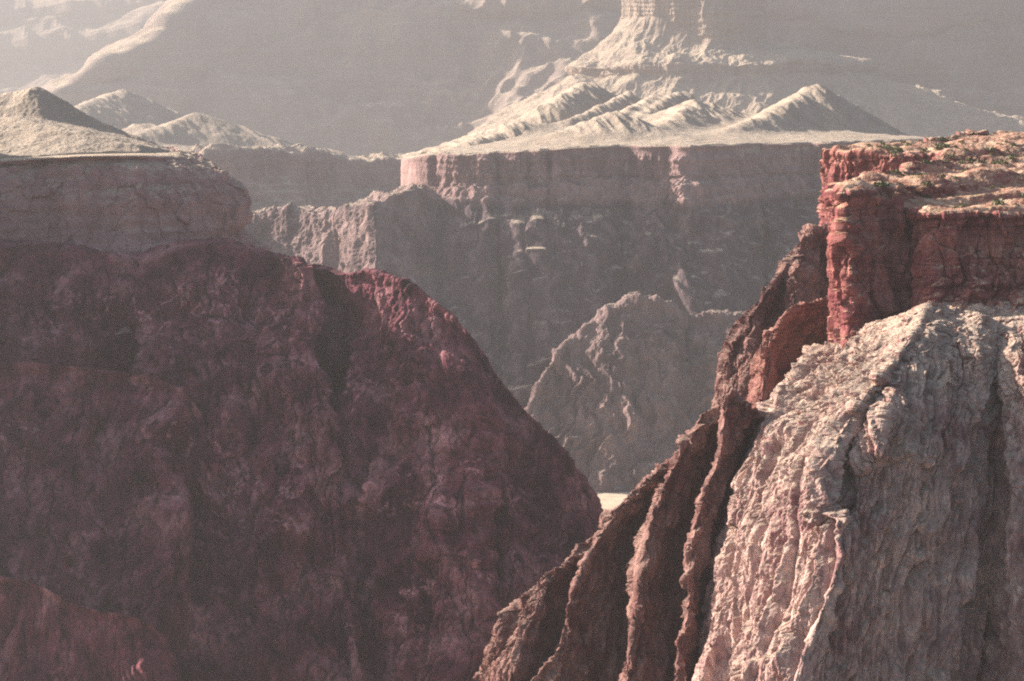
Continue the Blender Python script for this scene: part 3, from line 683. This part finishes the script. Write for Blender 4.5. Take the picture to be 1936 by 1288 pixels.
def ff(V, off=0., size=1.):
    p = V+off
    w = np.stack([fbm(S(p, 18*size, off=3)), fbm(S(p, 18*size, off=31)), fbm(S(p, 18*size, off=57))], -1)*2*size; q = p+w
    lean = q[..., 0]-.2*q[..., 2]; sy = q[..., 1]-.5*q[..., 2]
    d = 3.4*(ridged(np.stack([lean/13, sy/24, q[..., 2]/100], -1)/size, 3, .5)-.8)
    f1, e, v = cells(np.stack([lean/5, sy/7, q[..., 2]/24], -1)/size); d += 2.6*(v-.5)-1.*(1-smooth(0, .18, e))
    f1, e, v = cells(np.stack([lean/2, sy/3, q[..., 2]/6], -1)/size); d += .8*(v-.5)-.3*(1-smooth(0, .15, e))
    f1, e, v = cells(np.stack([q[..., 0]/9, q[..., 1]/9, (q[..., 2]+.4*q[..., 0])/13], -1)/size+7.7); d += 2.2*(v-.5)-.5*(1-smooth(0, .12, e))
    d += 1.3*np.clip(3*noise(np.stack([lean/60, sy/60, (p[..., 2]+.5*p[..., 0])/9], -1)/size), -1, 1)*smooth(-.3, .5, fbm(S(p, 40, 40, 40, 3), 2))
    return (d+2.5*fbm(S(q, 28*size), 3)+.35*fbm(S(p, 1.5*size), 2, .6)-1.2)*size
_gid = [0, 0, 0, 1, 2, 3, 3, 4, 5, 5, 6, 7, 7, 8, 9, 9]
for k_ in range(5, 14):
    _r2 = random.Random(40+_gid[k_]); ph = [_r2.uniform(0, 6.28) for _ in range(3)]
    ln = [defs[k_][0][0]]
    for yy in range(int(defs[k_][0][0][1])+45, 1300, 45):
        xx = np.interp(yy, [e[1] for e in defs[k_][0]], [e[0] for e in defs[k_][0]]); g_ = min(1, (yy-defs[k_][0][0][1])/120)
        ln.append((float(xx+g_*(6*math.sin(yy/47+ph[0])+3*math.sin(yy/23+ph[1]))), yy))
    defs[k_] = (ln+[e for e in defs[k_][0] if e[1] >= 1300],)+defs[k_][1:]
for k_ in (5, 8, 11):
    defs[k_] = ([(a+18, b) for a, b in defs[k_][0]],)+defs[k_][1:]
V = loft(fin_cols(defs), 1000, 900); V = disp(V, ff(V), .5, 16)
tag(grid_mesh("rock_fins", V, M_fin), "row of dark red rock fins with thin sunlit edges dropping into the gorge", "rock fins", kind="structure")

# rear slope and alcove under the mesa's far corner
defs = [
 ([(1372, 800), (1370, 900), (1360, 1200)], (1330, 30), 1.4),
 ([(1358, 735), (1362, 800), (1365, 900), (1360, 1200)], (1290, 0), 1.4),
 ([(1362, 660), (1372, 740), (1380, 800), (1390, 1200)], (1285, 0), 1.4),
 ([(1402, 598), (1400, 700), (1410, 800), (1400, 1200)], (1290, 0), 1.4),
 ([(1452, 550), (1428, 640), (1420, 740), (1440, 900), (1430, 1200)], (1300, -5), 1.4),
 ([(1484, 505), (1470, 560), (1462, 640), (1480, 800), (1470, 1200)], (1310, 10), 1.4),
 ([(1494, 470), (1500, 560), (1500, 640), (1510, 800), (1500, 1200)], (1320, -8), 1.4),
 ([(1532, 440), (1530, 520), (1530, 640), (1540, 1200)], (1330, 0), 1.4),
 ([(1574, 428), (1570, 520), (1570, 640), (1580, 1200)], (1345, 10), 1.4),
 ([(1640, 430), (1640, 520), (1640, 640), (1640, 1200)], (1360, 10), 1.4),
]
V = loft(fin_cols(defs, 1200), 520, 700); V = disp(V, ff(V, 333., 1.25))
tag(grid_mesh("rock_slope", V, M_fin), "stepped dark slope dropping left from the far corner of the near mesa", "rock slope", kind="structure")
defs = [
 ([(1432, 690), (1420, 760), (1402, 830), (1380, 950), (1370, 1200)], (1150, 30), 2.2),
 ([(1446, 636), (1430, 700), (1420, 770), (1404, 830), (1390, 950), (1380, 1200)], (1130, 0), 2.2),
 ([(1492, 584), (1470, 650), (1455, 730), (1440, 830), (1420, 950), (1410, 1200)], (1128, 4), 2.2),
 ([(1540, 570), (1520, 650), (1500, 730), (1480, 830), (1460, 950), (1450, 1200)], (1140, 26), 2.2),
 ([(1592, 561), (1580, 650), (1560, 730), (1540, 830), (1520, 950), (1500, 1200)], (1150, 40), 2.2),
 ([(1650, 560), (1640, 650), (1620, 730), (1600, 830), (1580, 950), (1560, 1200)], (1160, 60), 2.2),
]
V = loft(fin_cols(defs, 1200), 420, 560); V = disp(V, ff(V, 777., .9))
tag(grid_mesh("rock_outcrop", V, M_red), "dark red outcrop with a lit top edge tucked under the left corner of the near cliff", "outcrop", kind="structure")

# ================================================================== GROUND of the gorge and beyond
def zg(x, y):
    V = np.stack([x, y, 0*x], -1)
    return ZR-6+5*fbm(S(V, 200), 3)
n = 200
gx, gy = np.meshgrid(np.linspace(-8500, 8500, n), np.linspace(-300, 25000, n), indexing='ij')
tag(grid_mesh("ground", np.stack([gx, gy, zg(gx, gy)], -1), M_far, True), "rocky bed of the gorge under the canyon walls", "ground", kind="structure")

# ================================================================== SCATTER: shrubs and boulders
def up_faces(V, zmin=.7):
    n = normals(blur(V, 3)); n = np.where(n[..., 2:3] < 0, -n, n)
    return n
def project(p):
    d = p[..., 1]*cp-p[..., 2]*sp; u = p[..., 0]/d; v = (p[..., 1]*sp+p[..., 2]*cp)/d
    return 968+u*FPX, 644-v*FPX
gm = NT("scrub_leaves")
gn = gm.noise(gm.map(1.5, 1.5, 1.5), 3)
gm.l.new(gm.ramp(gn, [(.35, (.045, .055, .022)), (.65, (.13, .135, .055))]), gm.b.inputs["Base Color"])
def shrub_mesh(k):
    r = random.Random(k); vs = []; fs = []
    for _ in range(90):
        a = r.uniform(0, 6.283); e = math.acos(r.uniform(.0, 1)); q = r.uniform(.45, 1)
        c = Vector((math.sin(e)*math.cos(a)*q, math.sin(e)*math.sin(a)*q, math.cos(e)*q*.8))
        n = Vector((r.gauss(0, 1), r.gauss(0, 1), r.gauss(0, 1))).normalized(); t1 = n.orthogonal().normalized(); t2 = n.cross(t1)
        s = r.uniform(.12, .28); i = len(vs)
        vs += [c+t1*s, c+t2*s*.7, c-t1*s, c-t2*s*.7]; fs.append((i, i+1, i+2, i+3))
    for _ in range(5):
        a = r.uniform(0, 6.283); i = len(vs); b = Vector((math.cos(a)*.6, math.sin(a)*.6, .55)); o_ = Vector((-math.sin(a), math.cos(a), 0))*.04
        vs += [-o_-Vector((0, 0, .2)), o_-Vector((0, 0, .2)), b+o_, b-o_]; fs.append((i, i+1, i+2, i+3))
    me = bpy.data.meshes.new("shrub"); me.from_pydata(vs, [], fs); me.materials.append(gm.m); return me
def boulder_mesh(k, mat):
    import bmesh
    r = random.Random(k); bm = bmesh.new()
    pts = [Vector((r.gauss(0, 1), r.gauss(0, 1), r.gauss(0, 1))).normalized()*r.uniform(.8, 1.1) for _ in range(16)]
    for p in pts: bm.verts.new((p.x, p.y*.8, p.z*.65))
    h = bmesh.ops.convex_hull(bm, input=bm.verts)
    bmesh.ops.delete(bm, geom=[g for g in h["geom_interior"] if isinstance(g, bmesh.types.BMVert)], context='VERTS')
    bmesh.ops.bevel(bm, geom=bm.edges[:], offset=.06, segments=1, affect='EDGES')
    me = bpy.data.meshes.new("boulder"); bm.to_mesh(me); bm.free(); me.materials.append(mat); return me
def scatter(V, name, meshes, count, region, nzmin, size, label, cat, group, sink=0.):
    n = up_faces(V); px, py = project(V)
    ok = (n[..., 2] > nzmin) & region(px, py); ii = np.argwhere(ok)
    if len(ii) == 0: return
    sel = ii[rng.choice(len(ii), min(count, len(ii)), replace=False)]
    src = []
    for k, (a, b) in enumerate(sel):
        m = k % len(meshes)
        if k < len(meshes):
            o = bpy.data.objects.new(name, meshes[m]); src.append(o)
        else: o = src[m].copy()
        s = size[0]+(size[1]-size[0])*rng.random()**2
        o.location = V[a, b]-np.array([0, 0, sink*s]); o.scale = (s, s, s*rng.uniform(.8, 1.1)); o.rotation_euler = (0, 0, rng.uniform(0, 6.28))
        C.objects.link(o); tag(o, label, cat, group)
scatter(MESA_V, "shrub", [shrub_mesh(k) for k in range(4)], 280, lambda a, b: (a > 1640) & (a < 1940) & (b > 262) & (b < 400), .8, (1.5, 3.3),
        "small grey green desert shrub growing on the flat top of the near mesa", "shrub", "shrubs on the mesa top")
scatter(SPUR_V, "boulder", [boulder_mesh(k, M_lit) for k in range(5)], 110, lambda a, b: (a > 1610) & (a < 1930) & (b > 590) & (b < 760), .4, (.7, 2.2),
        "angular pale boulder lying on the talus slope below the near cliff", "boulder", "boulders on the talus slope", .1)

# ================================================================== HAZE
hz = bpy.data.materials.new("haze"); hz.use_nodes = True; nt = hz.node_tree; nt.nodes.clear()
out = nt.nodes.new("ShaderNodeOutputMaterial"); pv = nt.nodes.new("ShaderNodeVolumePrincipled"); nt.links.new(pv.outputs[0], out.inputs["Volume"])
pv.inputs["Color"].default_value = (.285, .285, .305, 1); pv.inputs["Density"].default_value = 6.3e-5; pv.inputs["Anisotropy"].default_value = .4
x0, x1, y0, y1, z0, z1 = -9000, 9000, -600, 26000, -760, 980
vs = [(x, y, z) for x in (x0, x1) for y in (y0, y1) for z in (z0, z1)]
fs = [(0, 1, 3, 2), (4, 6, 7, 5), (0, 4, 5, 1), (2, 3, 7, 6), (0, 2, 6, 4), (1, 5, 7, 3)]
me = bpy.data.meshes.new("haze"); me.from_pydata(vs, [], fs); me.materials.append(hz)
ho = bpy.data.objects.new("haze", me); C.objects.link(ho); tag(ho, "pale dusty haze filling the whole canyon", "haze", kind="stuff")

# ================================================================== LIGHT
AZ, EL = math.radians(-63.5), math.radians(23.5)   # azimuth from +Y, negative to the left
sd = Vector((math.sin(AZ)*math.cos(EL), math.cos(AZ)*math.cos(EL), math.sin(EL)))
sun = bpy.data.lights.new("sun", 'SUN'); sun.energy = 5; sun.angle = math.radians(.5); sun.color = (1, .9, .78)
so = bpy.data.objects.new("sun", sun); C.objects.link(so); so.rotation_euler = sd.to_track_quat('Z', 'Y').to_euler()
w = bpy.data.worlds.new("World"); bpy.context.scene.world = w; w.use_nodes = True; wn = w.node_tree
sky = wn.nodes.new("ShaderNodeTexSky"); sky.sky_type = 'NISHITA'; sky.sun_disc = False
sky.sun_elevation = EL; sky.sun_rotation = AZ; sky.dust_density = 2.5; sky.air_density = 1.2; sky.ozone_density = .6
bg = wn.nodes["Background"]; wn.links.new(sky.outputs[0], bg.inputs[0]); bg.inputs[1].default_value = .058
sc = bpy.context.scene
sc.view_settings.view_transform = 'Standard'; sc.view_settings.look = 'None'; sc.view_settings.exposure = 2.0
sc.cycles.volume_bounces = 1; sc.cycles.max_bounces = 5; sc.cycles.use_denoising = False; sc.cycles.use_adaptive_sampling = False; sc.cycles.filter_width = 2.1
